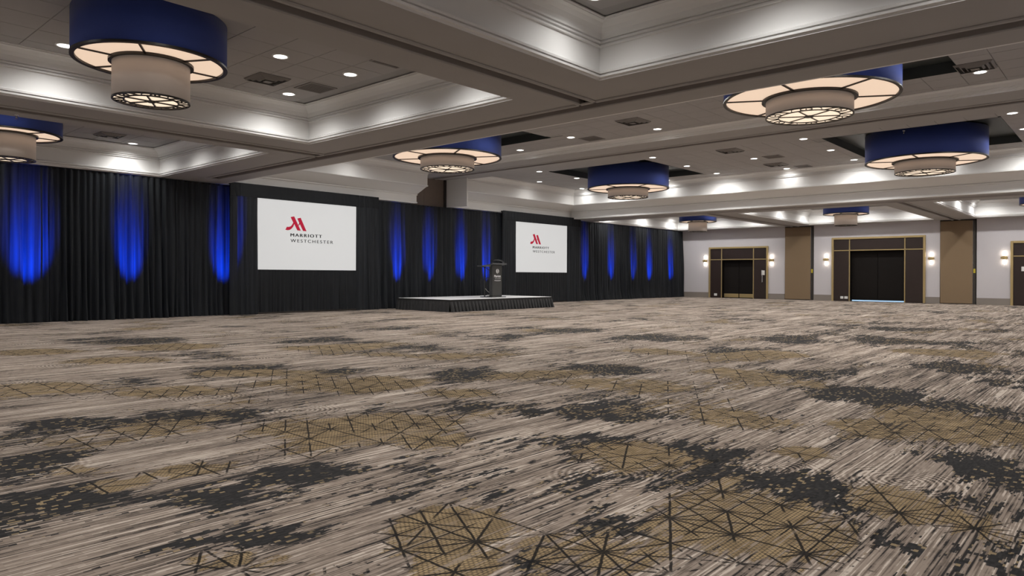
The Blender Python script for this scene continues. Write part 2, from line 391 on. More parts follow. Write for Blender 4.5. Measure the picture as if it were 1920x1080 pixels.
# soffit with coffer holes and partition-track slots
def soffit(name, xa, xb, coff, slotx, slots_y, yend, label):
    xs = sorted({xa, xb, coff[0], coff[1], slotx[0], slotx[1]})
    ys = sorted({Y0, Y1, yend, *[q for c in CY for q in c], *[q for s_ in slots_y for q in s_]})
    a, b = (coff[0]-.9, slotx[0]) if slotx[0] > coff[1] else (slotx[1], coff[1]+.65)
    sk = [(coff[0], coff[1], c[0], c[1]) for c in CY] + [(slotx[0], slotx[1], Y0-1, yend)]
    xa2, xb2 = (xa, slotx[0]) if slotx[0] > coff[1] else (slotx[1], xb)
    sk += [(xa2, xb2, s_[0], s_[1]) for s_ in slots_y]
    o = struct(name, sheet(MB(), xs, ys, ZS, sk), M['soffit'], label, 'ceiling')
    # slots: dark recessed tracks with a raised bead each side
    mb = MB(); bead = MB()
    def slot_box(x_a, x_b, y_a, y_b):
        mb.quad((x_a,y_a,ZS+.08),(x_a,y_b,ZS+.08),(x_b,y_b,ZS+.08),(x_b,y_a,ZS+.08))
        for (p, q) in (((x_a,y_a),(x_a,y_b)),((x_b,y_a),(x_b,y_b)),((x_a,y_a),(x_b,y_a)),((x_a,y_b),(x_b,y_b))):
            mb.quad((p[0],p[1],ZS),(q[0],q[1],ZS),(q[0],q[1],ZS+.08),(p[0],p[1],ZS+.08))
    slot_box(slotx[0], slotx[1], Y0, yend)
    for s_ in slots_y: slot_box(xa2, xb2, s_[0], s_[1])
    bw = 0.07
    for x_ in (slotx[0]-bw, slotx[1]): bead.bevbox(x_, x_+bw, Y0, yend, ZS-.022, ZS+.01, .012)
    for s_ in slots_y:
        for y_ in (s_[0]-bw, s_[1]): bead.bevbox(xa2, xb2, y_, y_+bw, ZS-.022, ZS+.01, .012)
    mb.build('partition_track', M['track'], o); bead.build('track_bead', M['soffit'], o)
    return o
SY = [(5.64, 5.82), (12.20, 12.44)]
soffit('ceiling', X0, MX0, CX[0], (7.97, 8.20), SY, 17.35, 'lower taupe beam soffit around the front coffers with dark partition tracks')
soffit('ceiling', MX1, X1, CX[1], (24.55, 24.78), SY, 17.35, 'lower taupe beam soffit around the rear coffers by the doors')

LIP = [(0, 3.50), (0, 3.526), (0.030, 3.528), (0.034, 3.552), (0.012, 3.556), (0.012, 3.566), (0.042, 3.568), (0.046, 3.592), (0.02, 3.605), (0, 3.615)]
CROWN = [(0, 3.895), (0.032, 3.896), (0.034, 3.916), (0.016, 3.918), (0.016, 3.932), (0.050, 3.934), (0.052, 3.954), (0.034, 3.956), (0.034, 3.968), (0.066, 3.970), (0.066, 3.992), (0.075, 4.04), (0.11, 4.09), (0.16, 4.128), (0.205, 4.14), (0.205, 4.152), (0.225, 4.155), (0.225, ZC)]
names = {0: 'right-hand', 1: 'middle', 2: 'curtain-side'}
tn = 0
for ci, cxr in enumerate(CX):
    for k, cyr in enumerate(CY):
        tn += 1
        path = [(cxr[0], cyr[0]), (cxr[0], cyr[1]), (cxr[1], cyr[1]), (cxr[1], cyr[0])]   # d points inwards
        where = ('front ' if ci == 0 else 'rear ') + names[k]
        o = struct('trim_%d' % tn, sweep(MB(), LIP + CROWN, path, True), M['white'], 'white stepped sides and crown moulding of the %s ceiling coffer' % where, 'moulding')
        x_a, x_b, y_a, y_b = cxr[0]+.1, cxr[1]-.1, cyr[0]+.1, cyr[1]-.1
        cb = struct('ceiling', MB().quad((x_a,y_a,ZC+.012),(x_a,y_b,ZC+.012),(x_b,y_b,ZC+.012),(x_b,y_a,ZC+.012)), M['grid'] if ci == 0 else M['tile'], 'grey tiled ceiling inside the %s coffer' % where, 'ceiling')
        if ci == 0:
            px, py = 0.588, 0.572
            me = None
            tb = MB(); b_ = .004; hx, hy = px/2-.002, py/2-.002
            tb.v = [(-hx,-hy,.012),(hx,-hy,.012),(hx,hy,.012),(-hx,hy,.012),(-hx+b_,-hy+b_,0),(hx-b_,-hy+b_,0),(hx-b_,hy-b_,0),(-hx+b_,hy-b_,0)]
            tb.f = [(4,7,6,5),(0,4,5,1),(1,5,6,2),(2,6,7,3),(3,7,4,0)]
            me = tb.mesh('ceiling_tile')
            nx0 = math.ceil((cxr[0]+.22 - 4.34)/px); nx1 = math.floor((cxr[1]-.20-4.34)/px)+0
            ny0 = math.ceil((cyr[0]+.20 - 1.80)/py)-1; ny1 = math.floor((cyr[1]-.20-1.80)/py)+1
            for i in range(nx0-1, nx1+1):
                for j in range(ny0, ny1):
                    cxx, cyy = 4.34+(i+.5)*px, 1.80+(j+.5)*py
                    if cxx-hx < cxr[0]-.1 or cxx+hx > cxr[1]+.1 or cyy-hy < cyr[0]-.1 or cyy+hy > cyr[1]+.1: continue
                    if k == 0 and cxx < 2.5 : continue
                    child('ceiling_tile', me, M['tile'], cb, (cxx, cyy, ZC))

# ---- raised middle bay
MID = [(0, 3.50), (0.045, 3.501), (0.05, 3.535), (0.02, 3.54), (0, 3.555), (0, 3.765), (0.05, 3.767), (0.055, 3.80), (0.03, 3.806), (0.05, 3.815), (0.50, 4.015), (0.585, 4.025), (0.59, 4.06), (0.55, 4.07),
       (0.55, 4.40), (0.585, 4.401), (0.587, 4.422), (0.568, 4.424), (0.568, 4.436), (0.60, 4.438), (0.602, 4.458), (0.59, 4.46), (0.60, 4.50), (0.65, 4.565), (0.70, 4.60), (0.745, 4.61), (0.745, 4.63), (0.765, 4.632), (0.765, ZM)]
XP0, XP1 = 15.40, 17.06            # wall pocket + pier in the curtained wall
mb = MB(); pts = [(XP1, MY1), (MX1, MY1), (MX1, MY0), (MX0, MY0), (MX0, MY1), (XP0, MY1)]
sweep(mb, MID, pts)
prof_end = [(XP0, MY1-d, z) for d, z in MID] + [(XP0, MY1+.6, ZM), (XP0, MY1+.6, 3.5)]
mb.poly(prof_end)
mb.quad((MX0, MY1, ZS), (XP0, MY1, ZS), (XP0, Y1, ZS), (MX0, Y1, ZS)); mb.quad((XP1, MY1, ZS), (MX1, MY1, ZS), (MX1, Y1, ZS), (XP1, Y1, ZS))
mb.quad((MX0, Y0, ZS), (MX1, Y0, ZS), (MX1, MY0, ZS), (MX0, MY0, ZS))
mb.quad((XP0, MY1-.0, ZS), (XP0, Y1, ZS), (XP0, Y1, ZM), (XP0, MY1, ZM))
struct('trim_7', mb, M['white'], 'white double-stepped cornice around the raised middle ceiling', 'moulding')

BX0, BX1 = 15.45, 17.35
C2 = [(12.22, 13.2), (12.1, 4.17), (20.6, 13.15), (20.55, 4.17)]       # big chandeliers
RH = 1.90
SQ = [(12.22-RH, 12.22+RH, 13.25-RH, 13.25+RH), (12.22-RH, 12.22+RH, 4.22-RH, 4.22+RH), (20.6-RH, 20.6+RH, 13.2-RH, 13.2+RH), (20.6-RH, 20.6+RH, 4.22-RH, 4.22+RH)]
def mid_ceiling(xa, xb, sqs, label, tiles):
    xs = sorted({xa, xb, *[q for s_ in sqs for q in s_[:2]]}); ys = sorted({MY0, MY1, *[q for s_ in sqs for q in s_[2:]]})
    cb = struct('ceiling', sheet(MB(), xs, ys, ZM+.012, sqs), M['grid'], label, 'ceiling')
    px, py = 0.588, 0.572; hx, hy = px/2-.002, py/2-.002; b_ = .004
    base_v = [(-hx,-hy,.012),(hx,-hy,.012),(hx,hy,.012),(-hx,hy,.012),(-hx+b_,-hy+b_,0),(hx-b_,-hy+b_,0),(hx-b_,hy-b_,0),(-hx+b_,hy-b_,0)]
    fs = [(4,7,6,5),(0,4,5,1),(1,5,6,2),(2,6,7,3),(3,7,4,0)]
    tb = MB(); tb.v = base_v; tb.f = fs; me = tb.mesh('ceiling_tile'); rest = MB()
    i0 = int((xa-13.3)/px)-1; i1 = int((xb-13.3)/px)+2; j0 = int((MY0-1.8)/py)-1; j1 = int((MY1-1.8)/py)+2
    for i in range(i0, i1):
        for j in range(j0, j1):
            x_a, x_b = max(13.32+i*px+.002, xa+.0), min(13.32+(i+1)*px-.002, xb-.0)
            y_a, y_b = max(1.80+j*py+.002, MY0+.5), min(1.80+(j+1)*py-.002, MY1-.5)
            if x_b-x_a < .06 or y_b-y_a < .06: continue
            # cut tiles around the black recesses
            skip = False
            for s_ in sqs:
                if x_b > s_[0] and x_a < s_[1] and y_b > s_[2] and y_a < s_[3]:
                    mx, my = (x_a+x_b)/2, (y_a+y_b)/2
                    if s_[0] < mx < s_[1] and s_[2] < my < s_[3]: 
                        # centre inside: keep the sliver outside
                        if mx-s_[0] < s_[1]-mx and x_a < s_[0]: x_b = s_[0]
                        elif s_[1]-mx < mx-s_[0] and x_b > s_[1]: x_a = s_[1]
                        elif y_a < s_[2]: y_b = s_[2]
                        elif y_b > s_[3]: y_a = s_[3]
                        else: skip = True
                    else:
                        if mx <= s_[0]: x_b = s_[0]
                        elif mx >= s_[1]: x_a = s_[1]
                        elif my <= s_[2]: y_b = s_[2]
                        else: y_a = s_[3]
            if skip or x_b-x_a < .05 or y_b-y_a < .05: continue
            cxx, cyy = (x_a+x_b)/2, (y_a+y_b)/2; fx, fy = (x_b-x_a)/2, (y_b-y_a)/2
            if tiles and cxx > 12.6:
                o = child('ceiling_tile', me, M['tile'], cb, (cxx, cyy, ZM)); o.scale = (fx/hx, fy/hy, 1)
            else:
                n = len(rest.v); rest.v += [(cxx+vx*fx/hx, cyy+vy*fy/hy, ZM+vz) for vx, vy, vz in base_v]; rest.f += [tuple(n+q for q in f) for f in fs]
    if rest.v:
        o = rest.build('ceiling_tile', M['tile'], cb); o['kind'] = 'stuff'
    # black boxed recesses the big drums hang from
    for s_ in sqs:
        r = MB(); a, b, c, d = s_; zt = ZM+.20
        r.quad((a,c,zt),(a,d,zt),(b,d,zt),(b,c,zt))
        for (p, q) in (((a,c),(a,d)),((b,c),(b,d)),((a,c),(b,c)),((a,d),(b,d))): r.quad((p[0],p[1],ZM-.004),(q[0],q[1],ZM-.004),(q[0],q[1],zt),(p[0],p[1],zt))
        r.build('black_recess', M['black'], cb, label='square black-painted recess in the ceiling')
    return cb
mid_ceiling(MX0+.3, BX0, SQ[:2], 'raised tiled ceiling before the cross beam, with two black square recesses', True)
mid_ceiling(BX1, MX1-.3, SQ[2:], 'raised tiled ceiling beyond the cross beam, with two black square recesses', False)
# shallow cross beam with a partition track
mb = MB(); ys0, ys1 = Y0, Y1
SIDE = [(0, ZBM), (0, ZBM+.03), (0.03, ZBM+.034), (0.034, ZBM+.06), (0.05, ZBM+.064), (0.05, ZBM+.085), (0.07, ZBM+.09), (0.10, ZBM+.14), (0.17, ZBM+.165), (0.17, ZM)]
cbm = struct('ceiling', sheet(MB(), [BX0, 16.30, 16.52, BX1], [ys0, ys1], ZBM, [(16.30, 16.52, -9, 99)]), M['soffit'], 'shallow cross beam of the raised ceiling, with a dark track along it', 'beam')
sw = MB(); sweep(sw, SIDE, [(BX0, MY1-.4), (BX0, MY0+.4)][::-1] and [(BX0, MY0+.4), (BX0, MY1-.4)][::-1] and [(BX0, MY1-.4), (BX0, MY0+.4)])
sweep(sw, SIDE, [(BX1, MY0+.4), (BX1, MY1-.4)])
sw.build('beam_moulding', M['white'], cbm)
t_ = MB(); t_.quad((16.30,ys0,ZBM+.07),(16.30,ys1,ZBM+.07),(16.52,ys1,ZBM+.07),(16.52,ys0,ZBM+.07)); t_.quad((16.30,ys0,ZBM),(16.30,ys1,ZBM),(16.30,ys1,ZBM+.07),(16.30,ys0,ZBM+.07)); t_.quad((16.52,ys0,ZBM),(16.52,ys1,ZBM),(16.52,ys1,ZBM+.07),(16.52,ys0,ZBM+.07))
t_.build('partition_track', M['track'], cbm)
bd = MB()
for x_ in (16.23, 16.52): bd.bevbox(x_, x_+.07, ys0, ys1, ZBM-.02, ZBM+.01, .012)
bd.build('track_bead', M['soffit'], cbm)

# pier and pocket in the curtained wall
struct('trim_8', MB().bevbox(XP1-.05, XP1, 17.38, 18.42, 3.49, ZBM+.02, .004), M['white'], 'flat white end board of the cornice beside the tall brown partition panels', 'moulding')
pk = thing('folding_partition', 'brown wood partition panels in the wall pocket, seen above the drapes', 'partition', (15.4, 18.45, 3.0))
for x_a, x_b in ((15.42, 16.03), (16.035, 16.95)):
    MB().bevbox(x_a, x_b, 18.50, 18.58, 3.0, ZBM, .008).build('panel', M['pocketwood'], pk, (15.4, 18.45, 3.0))
MB().box(16.95, 17.03, 18.44, 18.52, 3.0, ZBM).build('edge_seal', M['seal'], pk, (15.4, 18.45, 3.0))

# ================================================================== back wall with doors
DOORS = [  # y high, y low, top, transom z, inner jamb high, inner jamb low
    (16.74, 13.62, 2.60, 1.97, 16.04, 14.36),
    (10.65, 6.84, 2.90, 2.32, 9.88, 7.63),
    (3.87, 0.80, 2.56, 1.97, 3.17, 1.50)]
POCK = [(12.81, 11.46), (6.31, 5.01)]
mb = MB(); edges = sorted([(d[1], d[0], d[2]) for d in DOORS] + [(p[1], p[0], ZS) for p in POCK])
y = Y0
for lo, hi, top in edges:
    mb.quad((X1, y, 0), (X1, lo, 0), (X1, lo, ZS), (X1, y, ZS))
    if top < ZS: mb.quad((X1, lo, top), (X1, hi, top), (X1, hi, ZS), (X1, lo, ZS))
    y = hi
mb.quad((X1, y, 0), (X1, Y1, 0), (X1, Y1, ZS), (X1, y, ZS))
bw = struct('wall_back', mb, M['wall'], 'pale grey end wall with dark brass-framed doorways', 'wall')
bb = MB(); y = Y0
for lo, hi, top in edges:
    bb.box(X1-.025, X1+.01, y, lo, 0, .27); y = hi
bb.box(X1-.025, X1+.01, y, Y1, 0, .27)
struct('baseboard_back', bb, M['base'], 'deep taupe baseboard along the end wall', 'baseboard')

dlab = ['dark panelled doorway in brass frame with brass kick plates, nearest the drapes', 'tallest dark panelled doorway, brass framed, between the two tan partition panels', 'dark brass-framed doorway at the right edge, beyond the second tan partition']
for n, (yh, yl, top, tz, ih, il) in enumerate(DOORS):
    t = thing('door_%d' % (n+1), dlab[n], 'door', (X1, (yh+yl)/2, 0), kind='structure'); og = (X1, (yh+yl)/2, 0)
    fwid = .09; xf = X1-.03
    # brass frame pieces
    for a, b, c, d in ((yl, yl+fwid, 0, top), (yh-fwid, yh, 0, top), (yl+fwid, yh-fwid, top-fwid, top)):
        MB().bevbox(xf-.03, X1+.10, a, b, c, d, .008).build('frame_bar', M['brass'], t, og)
    tw = .035
    MB().bevbox(xf-.008, X1+.04, yl+fwid, yh-fwid, tz-tw, tz+.01, .006).build('transom_strip', M['brass'], t, og)
    for yy in (ih, il): MB().bevbox(xf-.008, X1+.04, yy-.022, yy+.022, 0, top-fwid, .006).build('upright_strip', M['brass'], t, og)
    # dark wood panels: three above the transom, one each side
    for a, b, c, d in ((il+.024, ih-.024, tz+.012, top-fwid-.002), (yl+fwid+.002, il-.024, tz+.012, top-fwid-.002), (ih+.024, yh-fwid-.002, tz+.012, top-fwid-.002),
                       (yl+fwid+.002, il-.024, 0.005, tz-tw-.002), (ih+.024, yh-fwid-.002, 0.005, tz-tw-.002)):
        MB().bevbox(xf+.012, X1+.05, a, b, c, d, .006).build('wood_panel', M['darkwood'], t, og)
    # recessed reveal and pair of door leaves
    rv = MB(); xd = X1+.22
    for yy in (ih-.024, il+.024): rv.quad((xf+.02, yy, 0), (xd, yy, 0), (xd, yy, tz-tw), (xf+.02, yy, tz-tw))
    rv.quad((xf+.02, il, tz-tw), (xf+.02, ih, tz-tw), (xd, ih, tz-tw), (xd, il, tz-tw)); rv.quad((xd+.08, il-.1, 0), (xd+.08, ih+.1, 0), (xd+.08, ih+.1, tz), (xd+.08, il-.1, tz))
    rv.build('reveal', M['doorblack'], t, og)
    mid = (ih+il)/2; dz = .02 if n != 1 else .06
    for a, b in ((il+.03, mid-.006), (mid+.006, ih-.03)):
        lf = MB().bevbox(xd-.02, xd+.03, a, b, dz, tz-tw-.01, .006).build('door_leaf', M['doorblack'], t, og)
        if n != 1:
            MB().bevbox(xd-.028, xd-.018, a+.015, b-.015, .03, .22, .003).build('kick_plate', M['brass'], lf, og)
    if n == 1:
        MB().quad((xd+.06, il+.03, .005), (xd+.06, ih-.03, .005), (xd+.06, ih-.03, .058), (xd+.06, il+.03, .058)).build('light_gap', M['gap'], t, og, label='bluish daylight showing under the door')

def plate(name, label, cat, yc, zc, w_, h_, mat='plate', holes=True):
    t = thing(name, label, cat, (X1-.02, yc, zc)); og = (X1-.02, yc, zc)
    MB().bevbox(X1-.030, X1-.016, yc-w_/2, yc+w_/2, zc-h_/2, zc+h_/2, .004).build('cover_plate', M[mat], t, og)
    if holes:
        for dy in (-w_/4, w_/4): MB().bevbox(X1-.034, X1-.029, yc+dy-.02, yc+dy+.02, zc-.025, zc+.025, .003).build('socket', M['plate'], t, og)
    return t
plate('wall_outlet', 'white socket plate low on the doorway panel nearest the drapes', 'outlet', 16.36, .16, .16, .12)
plate('wall_outlet', 'left of two white socket plates low beside the tallest doorway', 'outlet', 10.20, .16, .13, .11)
plate('wall_outlet', 'right of two white socket plates low beside the tallest doorway', 'outlet', 10.02, .16, .15, .11)
plate('wall_switch', 'white switch plate on the doorway panel at the right edge', 'switch', 3.46, 1.45, .12, .18, holes=True)
# house phone
t = thing('wall_phone', 'beige wall phone with curly cord on the doorway panel', 'phone', (X1-.02, 13.86, 1.3)); og = (X1-.02, 13.86, 1.3)
MB().bevbox(X1-.075, X1-.018, 13.78, 13.93, 1.17, 1.40, .012).build('phone_body', M['plate'], t, og)
MB().bevbox(X1-.11, X1-.075, 13.87, 13.92, 1.16, 1.41, .012).build('handset', M['plate'], t, og)
MB().tube([(X1-.06+.012*math.cos(q*1.9), 13.90+.014*math.sin(q*1.9), 1.165-.011*q) for q in range(32)], .008, 6).build('cord', M['plate'], t, og, True)

# tan folding partitions parked in the end wall
for (yh, yl), lab in zip(POCK, ('tan folding partition panel between the first two doorways', 'tan folding partition panel right of the tallest doorway')):
    t = thing('folding_partition', lab, 'partition', (X1, (yh+yl)/2, 0)); og = (X1, (yh+yl)/2, 0)
    MB().bevbox(X1-.06, X1+.05, yl+.13, yh-.02, .025, ZS-.045, .012).build('panel', M['tan'], t, og)
    MB().bevbox(X1-.055, X1+.05, yl+.118, yl+.128, .03, ZS-.05, .003).build('edge_trim', M['chrome'], t, og)
    MB().box(X1-.02, X1+.06, yl+.03, yl+.115, .03, ZS-.05).build('edge_seal', M['seal'], t, og)
    MB().box(X1-.05, X1+.05, yl+.02, yh-.02, .0, .024).build('bottom_seal', M['seal'], t, og)
    MB().bevbox(X1-.035, X1-.015, yl+.035, yl+.11, 1.28, 1.46, .004).build('latch_tag', M['yellow'], t, og)
    pb = MB(); pb.quad((X1+.12, yl, 0), (X1+.12, yh, 0), (X1+.12, yh, ZS), (X1+.12, yl, ZS)); pb.quad((X1, yl, 0), (X1+.12, yl, 0), (X1+.12, yl, ZS), (X1, yl, ZS)); pb.quad((X1, yh, 0), (X1+.12, yh, 0), (X1+.12, yh, ZS), (X1, yh, ZS))
    pb.build('pocket_lining', M['seal'], t, og)

# sconces
sl = ['brass wall sconce with glass tubes, between the drapes and the first doorway', 'brass wall sconce right of the doorway that has the wall phone', 'brass wall sconce left of the tallest doorway', 'brass wall sconce right of the tallest doorway', 'brass wall sconce left of the right-edge doorway']
for yy, lab in zip((16.93, 13.44, 10.89, 6.62, 4.07), sl):
    t = thing('wall_sconce', lab, 'sconce', (X1, yy, 1.9), group='brass sconces on the end wall')
    MB().bevbox(-.03, -.002, -.06, .06, -.06, .06, .006).build('backplate', M['brass'], t)
    MB().bevbox(-.15, -.02, -.115, .115, -.05, .05, .02).build('bracket', M['brass'], t)
    for s_ in (-1, 1):
        MB().lathe([(.0, s_*.055), (.036, s_*.055), (.036, s_*.25), (.028, s_*.26), (0, s_*.26)], 20, (-.09, 0, 0)).build('glass_tube', M['sconce'], t, smooth=False)
        MB().ring(.034, .044, min(s_*.05, s_*.075), max(s_*.05, s_*.075), 20, (-.09, 0, 0)).build('collar', M['brass'], t)

# ================================================================== drapes
YD = 18.25
def drape_panel(name, x_a, x_b, z0, z1, y0, parent, org, mat, amp=.045, pitch=.13, flare=.05, rows=12, seed=0):
    r = random.Random(seed); w_ = x_b-x_a; nf = max(3, int(w_/pitch)); ph = []
    # irregular fold centres
    xs_ = [0.0]
    for i in range(nf): xs_.append(xs_[-1] + r.uniform(.55, 1.5))
    xs_ = [q/xs_[-1] for q in xs_]
    hs = [r.uniform(.35, 1.0) for _ in range(nf)]; drift = [r.uniform(-.35, .35) for _ in range(nf+1)]
    per = 7; mb_ = MB(); cols = nf*per+1
    lean = r.uniform(-.05, .05)
    for j in range(rows+1):
        f = j/rows; z = z0+(z1-z0)*f; g_ = (1-f)
        for i in range(cols):
            k = min(i//per, nf-1); u = (i-k*per)/per
            a = xs_[k] + drift[k]*.35/nf*g_*(0 if k == 0 else 1); b = xs_[k+1] + (drift[k+1]*.35/nf*g_ if k+1 < nf else 0)
            x = x_a + w_*(a+(b-a)*u) + lean*math.sin(math.pi*(x_a+w_*a-x_a)/w_)*g_
            bell = math.sin(math.pi*u**1.25)**1.15
            y = y0 - hs[k]*amp*bell*(0.45+.75*g_) + .25*amp*math.sin(2.3*k+1.7*f*3) * g_ - flare*hs[k]*max(0, (.12-f)/.12)**2
            mb_.v.append((x, y, z))
    for j in range(rows):
        for i in range(cols-1):
            q = j*cols+i; mb_.f.append((q, q+1, q+cols+1, q+cols))
    return mb_.build(name, mat, parent, org, True)
def drape_run(label, x_a, x_b, z1, widths, seed):
    t = thing('pipe_and_drape', label, 'drape', ((x_a+x_b)/2, YD, 0), group='black drape runs along the side wall'); og = ((x_a+x_b)/2, YD, 0)
    n = max(1, round((x_b-x_a)/widths)); r = random.Random(seed)
    cuts = [x_a] + sorted(x_a+(x_b-x_a)*(k+r.uniform(-.2, .2))/n for k in range(1, n)) + [x_b]
    for i in range(n):
        drape_panel('drape_panel', cuts[i]-.015, cuts[i+1]+.015, .004, z1-.01*r.random(), YD+(.02 if i % 2 else 0), t, og, M['drape'], amp=r.uniform(.11, .17), pitch=r.uniform(.13, .20), seed=seed*50+i, flare=r.uniform(.02, .10))
    MB().tube([(x_a, YD+.02, z1-.02), (x_b, YD+.02, z1-.02)], .022, 8).build('crossbar', M['blackmetal'], t, og)
    for xx in (x_a+.03, (x_a+x_b)/2, x_b-.03): MB().tube([(xx, YD+.07, 0.0), (xx, YD+.07, z1-.02)], .02, 8).build('upright', M['blackmetal'], t, og)
    return t
drape_run('long black drape run with three wide blue-lit patches, left of first screen', 0.2, 8.99, 3.485, 1.45, 1)
drape_run('black drape run with four blue-lit patches behind the stage, between the screens', 13.45, 19.95, 3.475, 1.25, 2)
drape_run('black drape run with five blue-lit patches, between second screen and doors', 24.15, 33.92, 3.475, 1.3, 3)

# blue uplights standing behind the drape, shining up through the cloth
for i, (x_, wd) in enumerate(((4.38, .78), (6.46, .56), (8.78, .56), (14.62, .44), (16.05, .44), (17.55, .44), (18.85, .40), (25.05, .46), (27.1, .46), (29.0, .42), (30.5, .42), (32.6, .48))):
    ld = bpy.data.lights.new('blue_uplight', 'SPOT'); ld.energy = P_BLUE; ld.color = (0.0, 0.055, 1.0); ld.spot_size = math.radians(42); ld.spot_blend = 1.0; ld.shadow_soft_size = .05
    lo = bpy.data.objects.new('blue_uplight', ld); COL.objects.link(lo); lo.location = (x_, 19.40, 0.12)
    tgt = Vector((x_, YD, 1.62)); lo.rotation_euler = (tgt-lo.location).to_track_quat('-Z', 'Y').to_euler(); lo.scale = (wd, 1, 1)

# ================================================================== screens with black dress kits
YS = 18.00
def text_mesh(s_, size, bold=0.0, space=1.0):
    cu = bpy.data.curves.new('lettering', 'FONT'); cu.body = s_; cu.size = size; cu.offset = bold; cu.space_character = space; cu.extrude = 0.0
    o = bpy.data.objects.new('lettering', cu); COL.objects.link(o)
    dg = bpy.context.evaluated_depsgraph_get(); me = bpy.data.meshes.new_from_object(o.evaluated_get(dg))
    bpy.data.objects.remove(o); bpy.data.curves.remove(cu); return me
def put_text(s_, x_a, x_b, zb, zt, yy, mat, parent, org, bold=0.0, space=1.25):
    me = text_mesh(s_, 1.0, 0.0, space)
    xs_ = [v.co.x for v in me.vertices]; ys_ = [v.co.y for v in me.vertices]
    ax, bx, ay, by = min(xs_), max(xs_), min(ys_), max(ys_)
    for v in me.vertices:
        x = x_a+(v.co.x-ax)/(bx-ax)*(x_b-x_a); z = zb+(v.co.y-ay)/(by-ay)*(zt-zb)
        v.co = (x-org[0], yy-org[1], z-org[2])
    # every letter an object of its own
    n = len(me.vertices); root = list(range(n))
    def find(i):
        while root[i] != i: root[i] = root[root[i]]; i = root[i]
        return i
    for e in me.edges: root[find(e.vertices[0])] = find(e.vertices[1])
    isl = {}
    for p in me.polygons: isl.setdefault(find(p.vertices[0]), []).append([tuple(me.vertices[i].co) for i in p.vertices])
    for key, polys in isl.items():
        mb_ = MB()
        for pg in polys:
            for k_ in ((0,) if not bold else (-1, -.33, .33, 1)): mb_.poly([(x+k_*bold, y_-.0002*k_, z) for x, y_, z in pg])     # heavier strokes
        mb_.build('letter', mat, parent)
    bpy.data.meshes.remove(me)
LOGO_A = [(475,290),(548,270),(682,570),(612,568),(548,435),(530,490),(505,525),(475,555),(445,570),(415,575),(372,568),(402,503),(440,503),(475,490),(505,455),(528,405)]
LOGO_B = [(610,312),(678,290),(800,575),(728,572),(662,430),(640,468),(632,450),(650,405)]
def screen(x_a, x_b, label, sx_a, sx_b, zt, seed):
    z0, z1 = 1.225, 3.185
    t = thing('projection_screen', label, 'screen', ((x_a+x_b)/2, YS, z0), group='projection screens'); og = ((x_a+x_b)/2, YS, z0)
    MB().bevbox(x_a, x_b, YS-.012, YS+.012, z0, z1, .004).build('screen_surface', M['screen'], t, og)
    fr = MB()
    for q in ((x_a-.05, x_b+.05, z0-.05, z0), (x_a-.05, x_b+.05, z1, z1+.05), (x_a-.05, x_a, z0, z1), (x_b, x_b+.05, z0, z1)): fr.box(q[0], q[1], YS-.005, YS+.03, q[2], q[3])
    fr.build('screen_frame', M['blackmetal'], t, og)
    k = (x_b-x_a)/3.24; bx = x_a+0.84*k       # left edge of the logo leg
    def lg(p): return (bx+(p[0]-372)*(0.674/428)*k, YS-.016, 2.345+(575-p[1])*0.00133)
    for pg in (LOGO_A, LOGO_B): MB().poly([lg(p) for p in pg]).build('crimson_emblem', M['red'], t, og)
    put_text('MARRIOTT', bx+.165*k, bx+1.185*k, 2.172, 2.262, YS-.016, M['ink'], t, og, .0075, 1.3)
    put_text('WESTCHESTER', bx+.165*k, bx+1.57*k, 2.012, 2.102, YS-.016, M['ink'], t, og, .0025, 1.35)
    # black cloth dressed onto the screen frame: valance, side drapes and skirt
    K = M['drapeopaque']
    drape_panel('valance', sx_a, sx_b, z1+.0, zt, YS-.028, t, og, K, amp=.012, pitch=.17, flare=0.0, rows=4, seed=seed)
    drape_panel('side_drape', sx_a, x_a-.0, .004, zt-.01, YS-.01, t, og, M['drape'], amp=.055, pitch=.15, flare=.02, seed=seed+1)
    drape_panel('side_drape', x_b+.0, sx_b, .004, zt-.01, YS-.01, t, og, M['drape'], amp=.055, pitch=.15, flare=.02, seed=seed+2)
    drape_panel('skirt', x_a-.02, x_b+.02, .05, z0+.0, YS-.005, t, og, K, amp=.04, pitch=.12, flare=.0, seed=seed+3)
    MB().tube([(sx_a, YS+.05, zt-.03), (sx_b, YS+.05, zt-.03)], .025, 8).build('crossbar', M['blackmetal'], t, og)
    for xx in (sx_a+.05, sx_b-.05): MB().tube([(xx, YS+.06, 0), (xx, YS+.06, zt-.03)], .025, 8).build('upright', M['blackmetal'], t, og)
screen(9.615, 12.855, 'large lit projection screen in black cloth surround, nearer the viewer', 8.84, 13.70, 3.545, 700)
screen(20.265, 23.50, 'lit projection screen in black cloth surround, farther off beyond the lectern', 19.50, 24.45, 3.555, 800)

# ================================================================== stage
SX0, SX1, SY0, SY1, SZ = 14.24, 19.05, 15.24, 17.66, .365
st = thing('stage_platform', 'low stage platform with grey top and pleated black skirt', 'stage', ((SX0+SX1)/2, (SY0+SY1)/2, 0)); og = ((SX0+SX1)/2, (SY0+SY1)/2, 0)
nx = 2; nyy = 2
for i in range(nx):
    for j in range(nyy):
        a = SX0+(SX1-SX0)*i/nx; b = SX0+(SX1-SX0)*(i+1)/nx; c = SY0+(SY1-SY0)*j/nyy; d_ = SY0+(SY1-SY0)*(j+1)/nyy
        MB().bevbox(a+.001, b-.001, c+.001, d_-.001, SZ-.05, SZ, .004).build('deck_panel', M['deck'], st, og)
eb = MB()
for q in ((SX0-.012, SX1+.012, SY0-.012, SY0), (SX0-.012, SX1+.012, SY1, SY1+.012), (SX0-.012, SX0, SY0, SY1), (SX1, SX1+.012, SY0, SY1)): eb.box(q[0], q[1], q[2], q[3], SZ-.062, SZ-.003)
eb.build('edge_band', M['skirt'], st, og)
